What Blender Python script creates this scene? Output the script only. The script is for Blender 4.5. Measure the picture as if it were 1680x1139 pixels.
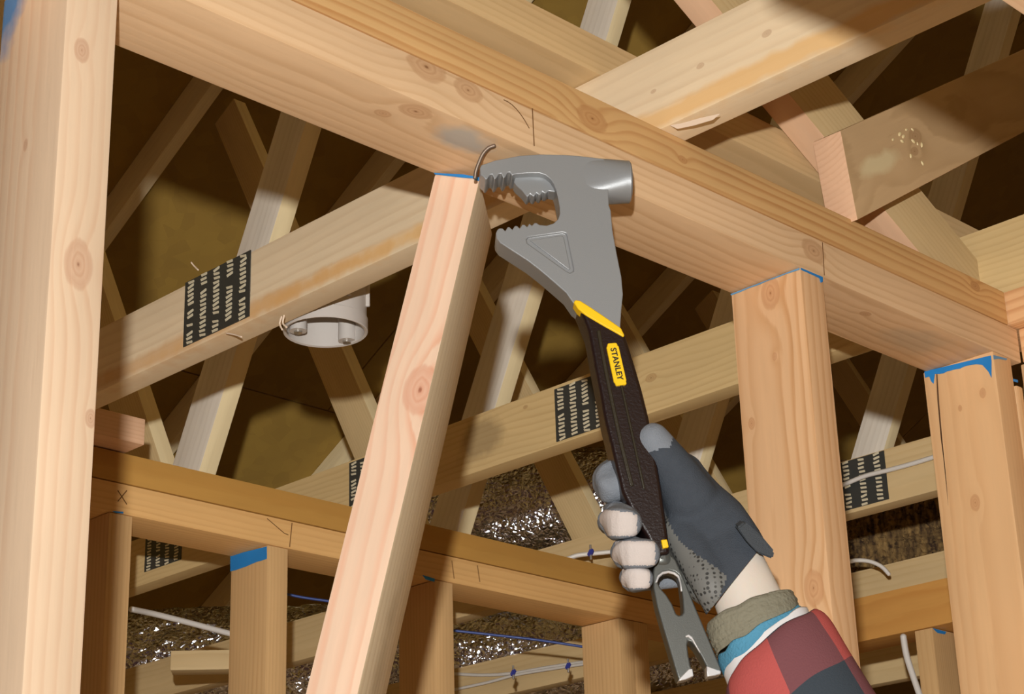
import bpy, bmesh, math, random
from mathutils import Vector, Matrix, noise
random.seed(7)
for o in list(bpy.data.objects): bpy.data.objects.remove(o)
C = bpy.context.scene.collection
S = bpy.context.scene

# ------------------------------------------------------------------ camera
F = 3084.606                                   # focal length in pixels of a 1680 px wide frame
RW = Matrix(((0.70997523, -0.70360377, -0.02961258),
             (0.2358439, 0.27718038, -0.93142294),
             (0.66356072, 0.65430327, 0.36273186)))   # world -> camera (right, down, forward)
EYE = Vector((0, 0, 1.65))
cam = bpy.data.objects.new('camera', bpy.data.cameras.new('camera'))
C.objects.link(cam)
r_, d_, f_ = RW[0], RW[1], RW[2]
cam.matrix_world = Matrix(((r_[0], -d_[0], -f_[0], EYE.x), (r_[1], -d_[1], -f_[1], EYE.y),
                           (r_[2], -d_[2], -f_[2], EYE.z), (0, 0, 0, 1)))
cam.data.sensor_width = 36; cam.data.lens = F / 1680 * 36; cam.data.clip_start = .05
S.camera = cam

# ------------------------------------------------------------------ world, light, exposure
w = bpy.data.worlds.new('world'); S.world = w; w.use_nodes = True
w.node_tree.nodes['Background'].inputs[0].default_value = (.044, .020, .022, 1)
w.node_tree.nodes['Background'].inputs[1].default_value = 1.0
S.view_settings.view_transform = 'Standard'; S.view_settings.look = 'None'
S.view_settings.gamma = 1; S.view_settings.use_curve_mapping = False
S.view_settings.exposure = 0.0
fl = bpy.data.lights.new('flash', 'POINT'); fl.energy = 1.0; fl.shadow_soft_size = .012
fl.color = (1.0, .985, .955)
fl.use_nodes = True
nt = fl.node_tree; em = nt.nodes['Emission']; lf = nt.nodes.new('ShaderNodeLightFalloff')
lf.inputs['Strength'].default_value = 74.0
lf2 = nt.nodes.new('ShaderNodeLightFalloff'); lf.inputs['Strength'].default_value = 43.0; lf2.inputs['Strength'].default_value = 14.0
ad_ = nt.nodes.new('ShaderNodeMath'); ad_.operation = 'ADD'
nt.links.new(lf.outputs['Linear'], ad_.inputs[0]); nt.links.new(lf2.outputs['Constant'], ad_.inputs[1]); nt.links.new(ad_.outputs[0], em.inputs['Strength'])
flo = bpy.data.objects.new('flash', fl); flo.location = (-.075, -.040, 1.778); C.objects.link(flo)

ar = bpy.data.lights.new('shadow_fill', 'AREA'); ar.shape = 'RECTANGLE'; ar.size = 2.6; ar.size_y = 2.0; ar.energy = 5; ar.color = (1, .80, .42)  # unseen soft warm fill, added to lift the shadows
aro = bpy.data.objects.new('shadow_fill', ar); C.objects.link(aro); aro.location = (-2.2, -1.8, .5)
aro.rotation_euler = Vector((3.4, 3.0, 2.2)).to_track_quat('-Z', 'Y').to_euler()

# ------------------------------------------------------------------ helpers
def ray(px, py):
    return RW.transposed() @ Vector(((px - 840) / F, (py - 569.5) / F, 1))
def at(px, py, ax, v):                          # the point of a world plane that a picture point shows
    d = ray(px, py); return EYE + d * ((v - EYE[ax]) / d[ax])
def cp(px, py, depth): return EYE + ray(px, py) * depth
def proj(P):
    c = RW @ (P - EYE); return 840 + F * c.x / c.z, 569.5 + F * c.y / c.z
def lin(c):
    return tuple(((v / 255) / 12.92 if v / 255 <= .04045 else ((v / 255 + .055) / 1.055) ** 2.4) for v in c)
def tag(o, label=None, cat=None, group=None, kind=None):
    if label: o['label'] = label
    if cat: o['category'] = cat
    if group: o['group'] = group
    if kind: o['kind'] = kind
    return o
def empty(name, loc=(0, 0, 0), **k):
    o = bpy.data.objects.new(name, None); o.empty_display_size = .05; C.objects.link(o)
    o.location = loc; return tag(o, **k)
def link(name, me, mat=None, parent=None, M=None, smooth=None):
    o = bpy.data.objects.new(name, me); C.objects.link(o)
    for m in (mat if isinstance(mat, (list, tuple)) else [mat]):
        if m: me.materials.append(m)
    if M is not None: o.matrix_world = M
    if parent:
        o.parent = parent
        pm = parent_world(parent)
        o.matrix_parent_inverse = pm.inverted()
    if smooth is not None:
        for p in me.polygons: p.use_smooth = True
        if smooth < 180: me.set_sharp_from_angle(angle=math.radians(smooth))
    return o
def parent_world(p):
    m = Matrix.LocRotScale(p.location, p.rotation_euler, p.scale)
    if p.parent: m = parent_world(p.parent) @ p.matrix_parent_inverse @ m
    return m
def tomesh(name, bm):
    me = bpy.data.meshes.new(name); bm.normal_update(); bm.to_mesh(me); bm.free(); return me
def frame(o, x, y):                             # matrix with local X along x, Y near y
    x = Vector(x).normalized(); y = Vector(y); y = (y - x * x.dot(y)).normalized(); z = x.cross(y)
    return Matrix(((x[0], y[0], z[0], o[0]), (x[1], y[1], z[1], o[1]), (x[2], y[2], z[2], o[2]), (0, 0, 0, 1)))
def boxmesh(x0, x1, y0, y1, z0, z1, bev=.0018, seg=2):
    bm = bmesh.new()
    v = [bm.verts.new((x, y, z)) for x in (x0, x1) for y in (y0, y1) for z in (z0, z1)]
    for q in ((0, 1, 3, 2), (4, 6, 7, 5), (0, 4, 5, 1), (2, 3, 7, 6), (0, 2, 6, 4), (1, 5, 7, 3)):
        bm.faces.new([v[i] for i in q])
    bmesh.ops.recalc_face_normals(bm, faces=bm.faces)
    if bev: bmesh.ops.bevel(bm, geom=bm.edges[:], offset=bev, segments=seg, affect='EDGES', profile=.6)
    return bm
def board(name, M, L, wy, wz, mat, parent=None, bev=.0018, **k):
    """board with its length L on local X from the origin, section wy by wz from the origin edge"""
    o = link(name, tomesh(name, boxmesh(0, L, min(0, wy), max(0, wy), min(0, wz), max(0, wz), bev)), mat, parent, M, 35)
    return tag(o, **k)
def axbox(name, x0, x1, y0, y1, z0, z1, axis, mat, parent=None, bev=.0018, **k):
    """world-aligned board; its grain (local X) runs along world axis"""
    o = Vector((x0, y0, z0))
    if axis == 0: M = frame(o, (1, 0, 0), (0, 1, 0)); d = (x1 - x0, y1 - y0, z1 - z0)
    elif axis == 1: M = frame(Vector((x1, y0, z0)), (0, 1, 0), (-1, 0, 0)); d = (y1 - y0, x1 - x0, z1 - z0)
    else: M = frame(Vector((x1, y0, z0)), (0, 0, 1), (0, 1, 0)); d = (z1 - z0, y1 - y0, x1 - x0)
    # frame(Z, Y) has local Z = Z x Y = -X : start from the x1 side
    return board(name, M, d[0], d[1], d[2], mat, parent, bev, **k)
def prism(name, pts, t0, t1, mat, parent, M, bev=.001, seg=2, ang=30, holes=None):
    """outline pts (local x, y) extruded along local z"""
    bm = bmesh.new()
    vs = [bm.verts.new((p[0], p[1], t0)) for p in pts]
    f = bm.faces.new(vs)
    r = bmesh.ops.extrude_face_region(bm, geom=[f])
    bmesh.ops.translate(bm, verts=[v for v in r['geom'] if isinstance(v, bmesh.types.BMVert)], vec=(0, 0, t1 - t0))
    bmesh.ops.recalc_face_normals(bm, faces=bm.faces)
    me = tomesh(name, bm)
    for h in (holes or []):
        hb = bmesh.new(); hv = [hb.verts.new((p[0], p[1], h[1])) for p in h[0]]
        hf = hb.faces.new(hv); hr = bmesh.ops.extrude_face_region(hb, geom=[hf])
        bmesh.ops.translate(hb, verts=[v for v in hr['geom'] if isinstance(v, bmesh.types.BMVert)], vec=(0, 0, h[2] - h[1]))
        bmesh.ops.recalc_face_normals(hb, faces=hb.faces)
        ho = bpy.data.objects.new('cutter', tomesh('cutter', hb)); C.objects.link(ho)
        to = bpy.data.objects.new('tmp', me); C.objects.link(to)
        bo = to.modifiers.new('b', 'BOOLEAN'); bo.operation = 'DIFFERENCE'; bo.object = ho; bo.solver = 'EXACT'
        me = bpy.data.meshes.new_from_object(to.evaluated_get(bpy.context.evaluated_depsgraph_get()))
        bpy.data.objects.remove(ho); bpy.data.objects.remove(to)
    o = link(name, me, mat, parent, M, ang)
    if bev:
        b = o.modifiers.new('bevel', 'BEVEL'); b.width = bev; b.segments = seg; b.limit_method = 'ANGLE'; b.angle_limit = math.radians(28)
        b.harden_normals = False
    return o
def loft(secs, n=24, cap=True, sq=1.0):
    """secs: (centre, radius_a, radius_b, axis_a, axis_b); returns bmesh"""
    bm = bmesh.new(); rings = []
    for c, ra, rb, A, B in secs:
        pw = lambda v: math.copysign(abs(v) ** sq, v)
        rings.append([bm.verts.new(c + A * (ra * pw(math.cos(2 * math.pi * i / n))) + B * (rb * pw(math.sin(2 * math.pi * i / n)))) for i in range(n)])
    lay = bm.loops.layers.uv.new('UVMap')
    ln = 0
    for k in range(len(rings) - 1):
        l2 = ln + (secs[k + 1][0] - secs[k][0]).length
        for i in range(n):
            j = (i + 1) % n
            f = bm.faces.new((rings[k][i], rings[k][j], rings[k + 1][j], rings[k + 1][i]))
            for lp, (a, b) in zip(f.loops, ((i, ln), (i + 1, ln), (i + 1, l2), (i, l2))): lp[lay].uv = (a / n, b)
        ln = l2
    if cap:
        bm.faces.new(rings[0][::-1]); bm.faces.new(rings[-1])
    return bm
def tube_secs(P, R, flat=1.0, up=None):
    """smooth path through P (vectors) with radii R; rounded ends"""
    n = len(P); out = []
    def cr(a, b, c, d, t):
        return .5 * ((2 * b) + (-a + c) * t + (2 * a - 5 * b + 4 * c - d) * t * t + (-a + 3 * b - 3 * c + d) * t ** 3)
    pts, rr = [], []
    for i in range(n - 1):
        a, b, c, d = P[max(i - 1, 0)], P[i], P[i + 1], P[min(i + 2, n - 1)]
        ra, rb, rc, rd = R[max(i - 1, 0)], R[i], R[i + 1], R[min(i + 2, n - 1)]
        for s in range(5):
            t = s / 5; pts.append(cr(a, b, c, d, t)); rr.append(cr(ra, rb, rc, rd, t))
    pts.append(P[-1]); rr.append(R[-1])
    up = up or f_
    res = []
    for i, p in enumerate(pts):
        T = (pts[min(i + 1, len(pts) - 1)] - pts[max(i - 1, 0)]).normalized()
        A = T.cross(up).normalized(); B = A.cross(T).normalized()
        res.append((p, rr[i], rr[i] * flat, A, B, T))
    # rounded caps
    def capr(sec, sgn):
        p, ra, rb, A, B, T = sec; L = []
        for a in (20, 42, 62, 78, 87):
            s, c = math.sin(math.radians(a)), math.cos(math.radians(a))
            L.append((p + T * (sgn * ra * s * .9), ra * c, rb * c, A, B))
        return L
    body = [r[:5] for r in res]
    return capr(res[0], -1)[::-1] + body + capr(res[-1], 1)
def curve_tube(name, pts, r, mat, parent=None, n=8, **k):
    P = [Vector(p) for p in pts]
    secs = tube_secs(P, [r] * len(P), 1.0, Vector((.3, .2, .93)))
    return tag(link(name, tomesh(name, loft(secs, n)), mat, parent, None, 60), **k)

# ------------------------------------------------------------------ materials
def mat_new(name):
    m = bpy.data.materials.new(name); m.use_nodes = True
    return m, m.node_tree, m.node_tree.nodes['Principled BSDF']
def plain(name, rgb, rough=.6, metal=0, bump=0, bscale=200, spec=.5, var=0.0, emit=None):
    m, t, b = mat_new(name)
    b.inputs['Base Color'].default_value = (*lin(rgb), 1); b.inputs['Roughness'].default_value = rough
    b.inputs['Metallic'].default_value = metal; b.inputs['Specular IOR Level'].default_value = spec
    if bump or var:
        tc = t.nodes.new('ShaderNodeTexCoord'); n = t.nodes.new('ShaderNodeTexNoise'); n.inputs['Scale'].default_value = bscale
        n.inputs['Detail'].default_value = 4
        t.links.new(tc.outputs['Object'], n.inputs['Vector'])
        if bump:
            bp = t.nodes.new('ShaderNodeBump'); bp.inputs['Strength'].default_value = bump; bp.inputs['Distance'].default_value = .002
            t.links.new(n.outputs[0], bp.inputs['Height']); t.links.new(bp.outputs[0], b.inputs['Normal'])
        if var:
            mx = t.nodes.new('ShaderNodeMix'); mx.data_type = 'RGBA'
            n2 = t.nodes.new('ShaderNodeTexNoise'); n2.inputs['Scale'].default_value = bscale / 8; t.links.new(tc.outputs['Object'], n2.inputs['Vector'])
            l = lin(rgb); mx.inputs[6].default_value = (*[v * (1 - var) for v in l], 1); mx.inputs[7].default_value = (*[min(1, v * (1 + var)) for v in l], 1)
            t.links.new(n2.outputs[0], mx.inputs[0]); t.links.new(mx.outputs[2], b.inputs['Base Color'])
    return m
def wood(name, early, late, spacing=.0042, centre=(-.03, -.05), warp=.012, knots=(), blobs=(), contrast=.8, rough=.62, seed=0, rnd=False, wscale=1.6, mottle=.18):
    """sawn softwood: growth rings round a pith line near the board, bent round knots"""
    m, t, b = mat_new(name); N = t.nodes; K = t.links
    def pale(c, s_):
        g = sum(c) / 3; return tuple(min(250, (v * (1 - s_) + g * s_) * 1.03) for v in c)
    early, late = pale(early, .13), pale(late, .10)
    def nd(ty, **kw):
        x = N.new(ty)
        for a, v in kw.items(): setattr(x, a, v)
        return x
    def math_(op, a, bb=None, c=None):
        x = nd('ShaderNodeMath', operation=op)
        for i, v in enumerate((a, bb, c)):
            if v is None: continue
            if isinstance(v, (int, float)): x.inputs[i].default_value = v
            else: K.new(v, x.inputs[i])
        return x.outputs[0]
    def vmath(op, a, bb=None, sc=None):
        x = nd('ShaderNodeVectorMath', operation=op)
        for i, v in enumerate((a, bb)):
            if v is None: continue
            if isinstance(v, (tuple, list)): x.inputs[i].default_value = v
            else: K.new(v, x.inputs[i])
        if sc is not None: x.inputs['Scale'].default_value = sc
        return x
    tc = nd('ShaderNodeTexCoord').outputs['Object']
    P = tc
    if rnd:
        oi = nd('ShaderNodeObjectInfo').outputs['Random']
        cx = nd('ShaderNodeCombineXYZ'); K.new(math_('MULTIPLY', oi, 37.0), cx.inputs[0])
        K.new(math_('MULTIPLY', math_('SINE', math_('MULTIPLY', oi, 40.0)), .03), cx.inputs[1]); K.new(math_('MULTIPLY', oi, .02), cx.inputs[2])
        P = vmath('ADD', tc, cx.outputs[0]).outputs[0]
    Ps = vmath('ADD', P, (seed * 3.17, 0, 0)).outputs[0]
    nz = nd('ShaderNodeTexNoise'); nz.inputs['Scale'].default_value = 1.0; nz.inputs['Detail'].default_value = 2
    K.new(vmath('MULTIPLY', Ps, (wscale, 7, 7)).outputs[0], nz.inputs['Vector'])
    sx = nd('ShaderNodeSeparateXYZ'); K.new(P, sx.inputs[0])
    yy = math_('ADD', sx.outputs[1], -centre[0]); zz = math_('ADD', sx.outputs[2], -centre[1])
    rr = math_('SQRT', math_('ADD', math_('MULTIPLY', yy, yy), math_('MULTIPLY', zz, zz)))
    rr = math_('ADD', rr, math_('MULTIPLY', math_('ADD', nz.outputs[0], -.5), warp * 2))
    fine = nd('ShaderNodeTexNoise'); fine.inputs['Scale'].default_value = 1; fine.inputs['Detail'].default_value = 3
    K.new(vmath('MULTIPLY', Ps, (14, 160, 160)).outputs[0], fine.inputs['Vector'])
    rr = math_('ADD', rr, math_('MULTIPLY', math_('ADD', fine.outputs[0], -.5), spacing * .35))
    kd = []
    for (kx, ky, kz, kr) in knots:
        d = vmath('LENGTH', vmath('MULTIPLY', vmath('SUBTRACT', tc, (kx, ky, kz)).outputs[0], (.62, 1, 1)).outputs[0]).outputs['Value']
        q = math_('DIVIDE', d, kr * 1.9)
        g = math_('EXPONENT', math_('MULTIPLY', math_('MULTIPLY', q, q), -1.0))
        rr = math_('ADD', rr, math_('MULTIPLY', g, kr * .9))
        kd.append((d, kr))
    ph = math_('FRACT', math_('DIVIDE', rr, spacing))
    ramp = nd('ShaderNodeValToRGB'); e = ramp.color_ramp.elements
    e[0].position = 0; e[0].color = (0, 0, 0, 1); e[1].position = 1; e[1].color = (0, 0, 0, 1)
    a = e.new(.45); a.color = (.1, .1, .1, 1); a = e.new(.82); a.color = (1, 1, 1, 1); a = e.new(.9); a.color = (.85, .85, .85, 1)
    K.new(ph, ramp.inputs[0])
    cm = nd('ShaderNodeTexNoise'); cm.inputs['Scale'].default_value = 1; K.new(vmath('MULTIPLY', Ps, (2.3, 22, 22)).outputs[0], cm.inputs['Vector'])
    fac = math_('MULTIPLY', ramp.outputs[0], math_('MULTIPLY', math_('ADD', math_('MULTIPLY', cm.outputs[0], 1.5), -.2), contrast * .9))
    mix = nd('ShaderNodeMix', data_type='RGBA', clamp_factor=True)
    mix.inputs[6].default_value = (*lin(early), 1); mix.inputs[7].default_value = (*lin(late), 1); K.new(fac, mix.inputs[0])
    col = mix.outputs[2]
    mo = nd('ShaderNodeTexNoise'); mo.inputs['Scale'].default_value = 1; mo.inputs['Detail'].default_value = 3
    K.new(vmath('MULTIPLY', Ps, (3.1, 14, 14)).outputs[0], mo.inputs['Vector'])
    mm = nd('ShaderNodeMix', data_type='RGBA', blend_type='MULTIPLY'); mm.inputs[0].default_value = 1
    sc = math_('ADD', math_('MULTIPLY', mo.outputs[0], mottle * 2), 1 - mottle)
    sc = math_('ADD', sc, math_('MULTIPLY', math_('ADD', fine.outputs[0], -.5), .12))
    cc = nd('ShaderNodeCombineColor'); [K.new(sc, cc.inputs[i]) for i in range(3)]
    K.new(col, mm.inputs[6]); K.new(cc.outputs[0], mm.inputs[7]); col = mm.outputs[2]
    for d, kr in kd:
        rg = nd('ShaderNodeValToRGB'); q = rg.color_ramp.elements
        el, ll = lin(early), lin(late); kc = [ll[0] * .8, ll[1] * .68, ll[2] * .68]
        bl = lambda w_: (*[u * (1 - w_) + v * w_ for u, v in zip(el, kc)], 1)
        q[0].position = 0; q[0].color = (*[v * .6 for v in kc], 1); q[1].position = 1; q[1].color = bl(.9)
        x = q.new(.10); x.color = bl(.6); x = q.new(.30); x.color = bl(.40); x = q.new(.45); x.color = bl(.62); x = q.new(.56); x.color = bl(.38); x = q.new(.86); x.color = bl(.55)
        dn = math_('ADD', math_('DIVIDE', d, kr), math_('MULTIPLY', math_('ADD', fine.outputs[0], -.5), .35))
        K.new(dn, rg.inputs[0])
        mk = nd('ShaderNodeMapRange'); mk.inputs['From Min'].default_value = .8; mk.inputs['From Max'].default_value = 1.1
        mk.inputs['To Min'].default_value = .92; mk.inputs['To Max'].default_value = 0; K.new(dn, mk.inputs[0])
        mx = nd('ShaderNodeMix', data_type='RGBA'); K.new(mk.outputs[0], mx.inputs[0]); K.new(col, mx.inputs[6]); K.new(rg.outputs[0], mx.inputs[7]); col = mx.outputs[2]
    bn = nd('ShaderNodeTexNoise'); bn.inputs['Scale'].default_value = 38; bn.inputs['Detail'].default_value = 4; K.new(tc, bn.inputs['Vector'])
    for (c, r, rgb, st) in blobs:
        d = vmath('LENGTH', vmath('DIVIDE', vmath('SUBTRACT', tc, c).outputs[0], r).outputs[0]).outputs['Value']
        d = math_('ADD', d, math_('MULTIPLY', math_('ADD', bn.outputs[0], -.5), 1.1))
        mk = nd('ShaderNodeMapRange'); mk.inputs['From Min'].default_value = .55; mk.inputs['From Max'].default_value = 1.15
        mk.inputs['To Min'].default_value = st; mk.inputs['To Max'].default_value = 0; K.new(d, mk.inputs[0])
        mx = nd('ShaderNodeMix', data_type='RGBA'); K.new(mk.outputs[0], mx.inputs[0]); K.new(col, mx.inputs[6]); mx.inputs[7].default_value = (*lin(rgb), 1); col = mx.outputs[2]
    K.new(col, b.inputs['Base Color'])
    b.inputs['Roughness'].default_value = rough; b.inputs['Specular IOR Level'].default_value = .25
    bp = nd('ShaderNodeBump'); bp.inputs['Strength'].default_value = .18; bp.inputs['Distance'].default_value = .0012
    K.new(math_('ADD', fine.outputs[0], math_('MULTIPLY', fac, -.6)), bp.inputs['Height']); K.new(bp.outputs[0], b.inputs['Normal'])
    return m
BLUE = (30, 128, 200)

# ------------------------------------------------------------------ framing dimensions (metres, found by measuring the photograph)
Z0 = 2.40                                       # underside of the top plates
Y1, Y1B = 1.008, 1.097                          # wall one, front and rear
ZT = 2.484
TR_X = [1.233, 1.843, 2.463, 3.083, 3.703, 4.323, 4.943]

def spot(M, ax, v, lst):
    """picture points on a world plane -> knots in the local space of M"""
    out = []; I = M.inverted()
    for px, py, r in lst:
        p = I @ at(px, py, ax, v); out.append((p.x, p.y, p.z, r))
    return out
def stud(x0, y0, mat, x1=None, y1=None, z0=0.0, z1=Z0, **k):
    return axbox('wall_stud', x0, x1 or x0 + .038, y0, y1 or y0 + .089, z0, z1, 2, mat, None, **k)
def studM(x0, y0, z0=0.0, w=.038): return frame(Vector((x0 + w, y0, z0)), (0, 0, 1), (0, 1, 0))
def patch(name, pts3, n, mat, parent, th=.0006):
    """thin irregular coat of paint on a face; pts3 world outline, n outward normal"""
    n = Vector(n).normalized(); bm = bmesh.new()
    a = [bm.verts.new(p + n * .0002) for p in pts3]; f = bm.faces.new(a)
    r = bmesh.ops.extrude_face_region(bm, geom=[f])
    bmesh.ops.translate(bm, verts=[v for v in r['geom'] if isinstance(v, bmesh.types.BMVert)], vec=n * th)
    bmesh.ops.triangulate(bm, faces=bm.faces)
    bmesh.ops.recalc_face_normals(bm, faces=bm.faces)
    return link(name, tomesh(name, bm), mat, parent)
def rough_line(p, q, amp=1.3, n=8, seed=0):
    R = random.Random(seed); o = []
    for i in range(n + 1):
        t = i / n; o.append((p[0] + (q[0] - p[0]) * t + R.uniform(-amp, amp) * (0 < i < n), p[1] + (q[1] - p[1]) * t + R.uniform(-amp, amp) * (0 < i < n)))
    return o

# fresh framing lumber
W_gen = wood('wood_fir', (222, 180, 128), (190, 128, 72), .0048, (-.02, -.03), .012, rnd=True, contrast=.6)
W_back = wood('wood_back_wall', (208, 166, 110), (176, 126, 70), .0055, (-.03, -.04), .010, rnd=True, contrast=.5)
W_amber = wood('wood_amber', (214, 148, 72), (190, 118, 46), .0060, (-.05, -.04), .012, rnd=True, contrast=.45)
W_chord = wood('wood_truss', (200, 172, 122), (176, 140, 86), .0065, (-.04, .02), .012, rnd=True, contrast=.5)
W_web_edge = wood('wood_web_edge', (230, 210, 162), (210, 184, 134), .006, (-.04, .05), .008, rnd=True, contrast=.35)
W_web = wood('wood_web_face', (222, 212, 196), (196, 182, 162), .012, (-.06, .08), .014, rnd=True, contrast=.5, rough=.5, mottle=.22)
M_paint = plain('blue_end_paint', BLUE, .55, var=.25, bscale=120)
M_paint2 = plain('faded_blue_paint', (96, 150, 190), .6, var=.3, bscale=120)

# ------------------------------------------------------------------ structure: floor, ceiling (roof sheathing), far walls
M_ply = wood('plywood_floor', (176, 146, 104), (150, 118, 78), .02, (-.5, -.4), .05, contrast=.4)
for i in range(3):
    for j in range(5):
        pass
fl_o = tag(empty('floor'), kind='structure')
for i in range(5):
    for j in range(3):
        link('floor_panel', tomesh('floor_panel', boxmesh(-3 + i * 2.44, -3 + i * 2.44 + 2.437, -3 + j * 3.05, -3 + j * 3.05 + 3.046, -.02, 0, 0)), M_ply, fl_o)
def osb():
    m, t, b = mat_new('osb_sheathing'); tc = t.nodes.new('ShaderNodeTexCoord')
    v = t.nodes.new('ShaderNodeTexVoronoi'); v.inputs['Scale'].default_value = 22; v.inputs['Randomness'].default_value = 1
    n = t.nodes.new('ShaderNodeTexNoise'); n.inputs['Scale'].default_value = 2.2; n.inputs['Detail'].default_value = 5
    t.links.new(tc.outputs['Object'], v.inputs['Vector']); t.links.new(tc.outputs['Object'], n.inputs['Vector'])
    mx = t.nodes.new('ShaderNodeMix'); mx.data_type = 'RGBA'; mx.inputs[6].default_value = (*lin((170, 138, 58)), 1); mx.inputs[7].default_value = (*lin((136, 106, 44)), 1)
    ad = t.nodes.new('ShaderNodeMath'); ad.operation = 'MULTIPLY'; t.links.new(v.outputs['Color'], ad.inputs[0]); ad.inputs[1].default_value = .35
    a2 = t.nodes.new('ShaderNodeMath'); a2.operation = 'ADD'; t.links.new(ad.outputs[0], a2.inputs[0]); t.links.new(n.outputs[0], a2.inputs[1])
    t.links.new(a2.outputs[0], mx.inputs[0]); t.links.new(mx.outputs[2], b.inputs['Base Color']); b.inputs['Roughness'].default_value = .8
    return m
M_osb = osb()
SL = .55; ang = math.atan(SL)
ce = tag(empty('ceiling'), kind='structure')
def roof_z(y): return 6.03 - SL * y
RY = 1.15                                       # ridge
for i in range(6):
    for j in range(6):
        y0 = RY + j * 1.22 * math.cos(ang); x0 = -1.3 + i * 2.44 - (j % 2) * 1.22
        M = frame(Vector((x0, y0, roof_z(y0))), (1, 0, 0), (0, math.cos(ang), -math.sin(ang)))
        link('sheathing_panel', tomesh('sheathing_panel', boxmesh(0, 2.435, 0, 1.215, 0, .011, 0)), M_osb, ce, M)
for i in range(4):
    y0 = RY; x0 = -1.3 + i * 3.2
    M = frame(Vector((x0, y0, roof_z(y0))), (1, 0, 0), (0, -math.cos(ang), -math.sin(ang)))
    link('sheathing_panel', tomesh('sheathing_panel', boxmesh(0, 3.195, 0, 5.2, -.011, 0, 0)), M_osb, ce, M)
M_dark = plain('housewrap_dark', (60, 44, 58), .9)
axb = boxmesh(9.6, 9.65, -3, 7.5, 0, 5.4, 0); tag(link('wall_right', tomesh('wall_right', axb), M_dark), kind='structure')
axb = boxmesh(-3, 9.6, 6.2, 6.24, 0, 2.56, 0); tag(link('wall_back', tomesh('wall_back', axb), M_osb), kind='structure')

# ------------------------------------------------------------------ wall one: double top plate and its studs
Mp = frame(Vector((.30, Y1, Z0)), (1, 0, 0), (0, 1, 0))
kp = spot(Mp, 1, Y1, [(700, 110, .013), (768, 148, .010), (1335, 412, .012), (1560, 470, .007)]) + spot(Mp, 2, Z0, [(682, 183, .010), (628, 186, .005), (1420, 515, .005)])
W_p1 = wood('wood_lower_plate', (229, 190, 144), (186, 134, 78), .0085, (-.014, .075), .017, kp,
            [((*[(Mp.inverted() @ at(760, 228, 2, Z0))[i] for i in range(2)], 0), (.03, .02, .02), (120, 160, 180), .45),
             ((*[(Mp.inverted() @ at(1500, 560, 2, Z0))[i] for i in range(2)], 0), (.05, .03, .02), (180, 170, 150), .4)], .6, seed=2, wscale=2.2)
lower = board('top_plate', Mp, 1.855 - .30, .089, .0415, W_p1, label='lower board of the long double top plate, above the hammer head, with knots and pencil line', cat='beam', group=None) if False else None
lower = board('top_plate', Mp, 1.856 - .30, .089, .0415, W_p1)
tag(lower, 'lower board of the long wall plate crossing above the hammer, knotty, with pencil lines', 'beam')
Mp2 = frame(Vector((.30, Y1, Z0 + .0425)), (1, 0, 0), (0, 1, 0))
kp2 = spot(Mp2, 1, Y1, [(972, 195, .012), (1120, 262, .004), (1600, 470, .006)])
W_p2 = wood('wood_upper_plate', (216, 170, 108), (180, 116, 56), .0050, (-.060, -.02), .008, kp2, (), .95, seed=5, wscale=1.2)
upper = board('top_plate', Mp2, 1.838 - .30, .089, .0415, W_p2)
tag(upper, 'upper board of the long wall plate, orange with fine straight grain and one round knot', 'beam')
M_line = plain('pencil_mark', (120, 82, 40), .8)
def pencil(parent, px0, px1, ax, v, n, wd=.0011):
    a, b = at(*px0, ax, v), at(*px1, ax, v); n = Vector(n); s = (b - a).cross(n).normalized() * wd * .5
    return patch('pencil_line', [a - s, b - s, b + s, a + s], n, M_line, parent, .0002)
pencil(lower, (873, 178), (876, 240), 1, Y1, (0, -1, 0)); pencil(lower, (1349, 398), (1352, 452), 1, Y1, (0, -1, 0))
for q in range(6):
    a0 = (826 + q * 7, 164 + q * q * .9 + q * 2.4); a1 = (826 + (q + 1) * 7, 164 + (q + 1) ** 2 * .9 + (q + 1) * 2.4)
    pencil(lower, a0, a1, 1, Y1, (0, -1, 0), .0009)

# stud A: near post on the left
XA = .592
MA = studM(XA, Y1)
W_A = wood('wood_near_post', (226, 196, 162), (206, 152, 112), .0090, (.012, .075), .010,
           spot(MA, 1, Y1, [(122, 432, .011), (128, 80, .006), (142, 685, .004)]) + spot(MA, 0, XA, [(42, 238, .004)]),
           [((*[(MA.inverted() @ at(6, 10, 0, XA))[i] for i in range(2)], .038), (.045, .030, .03), (70, 140, 205), .92)], .5, seed=3, wscale=1.0)
sA = stud(XA, Y1, W_A, x1=XA + .041)
tag(sA, 'close vertical stud at the left edge, smudged blue near its top', 'stud')
# stud C
XC = 1.437
MC = studM(XC, Y1)
W_C = wood('wood_stud_middle', (228, 180, 130), (196, 136, 78), .0075, (.052, .085), .016,
           spot(MC, 0, XC, [(1264, 481, .011), (1271, 585, .0028), (1233, 695, .004), (1335, 965, .011)]), (), .85, seed=11, wscale=1.7)
sC = stud(XC, Y1, W_C)
tag(sC, 'upright stud right of the gloved hand, knots at its top and beside the cuff', 'stud')
patch('blue_paint', [at(*p, 1, Y1) for p in rough_line((1313, 440), (1349, 455), 0, 2) + [(1349, 463), (1346, 464), (1344, 457)] + rough_line((1338, 454), (1314, 443), .6, 5, 2)], (0, -1, 0), M_paint, sC)
patch('blue_paint', [at(*p, 0, XC) for p in [(1199, 483), (1312, 440), (1312, 443)] + rough_line((1290, 450), (1200, 485), .8, 6, 3)], (-1, 0, 0), M_paint2, sC)
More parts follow.
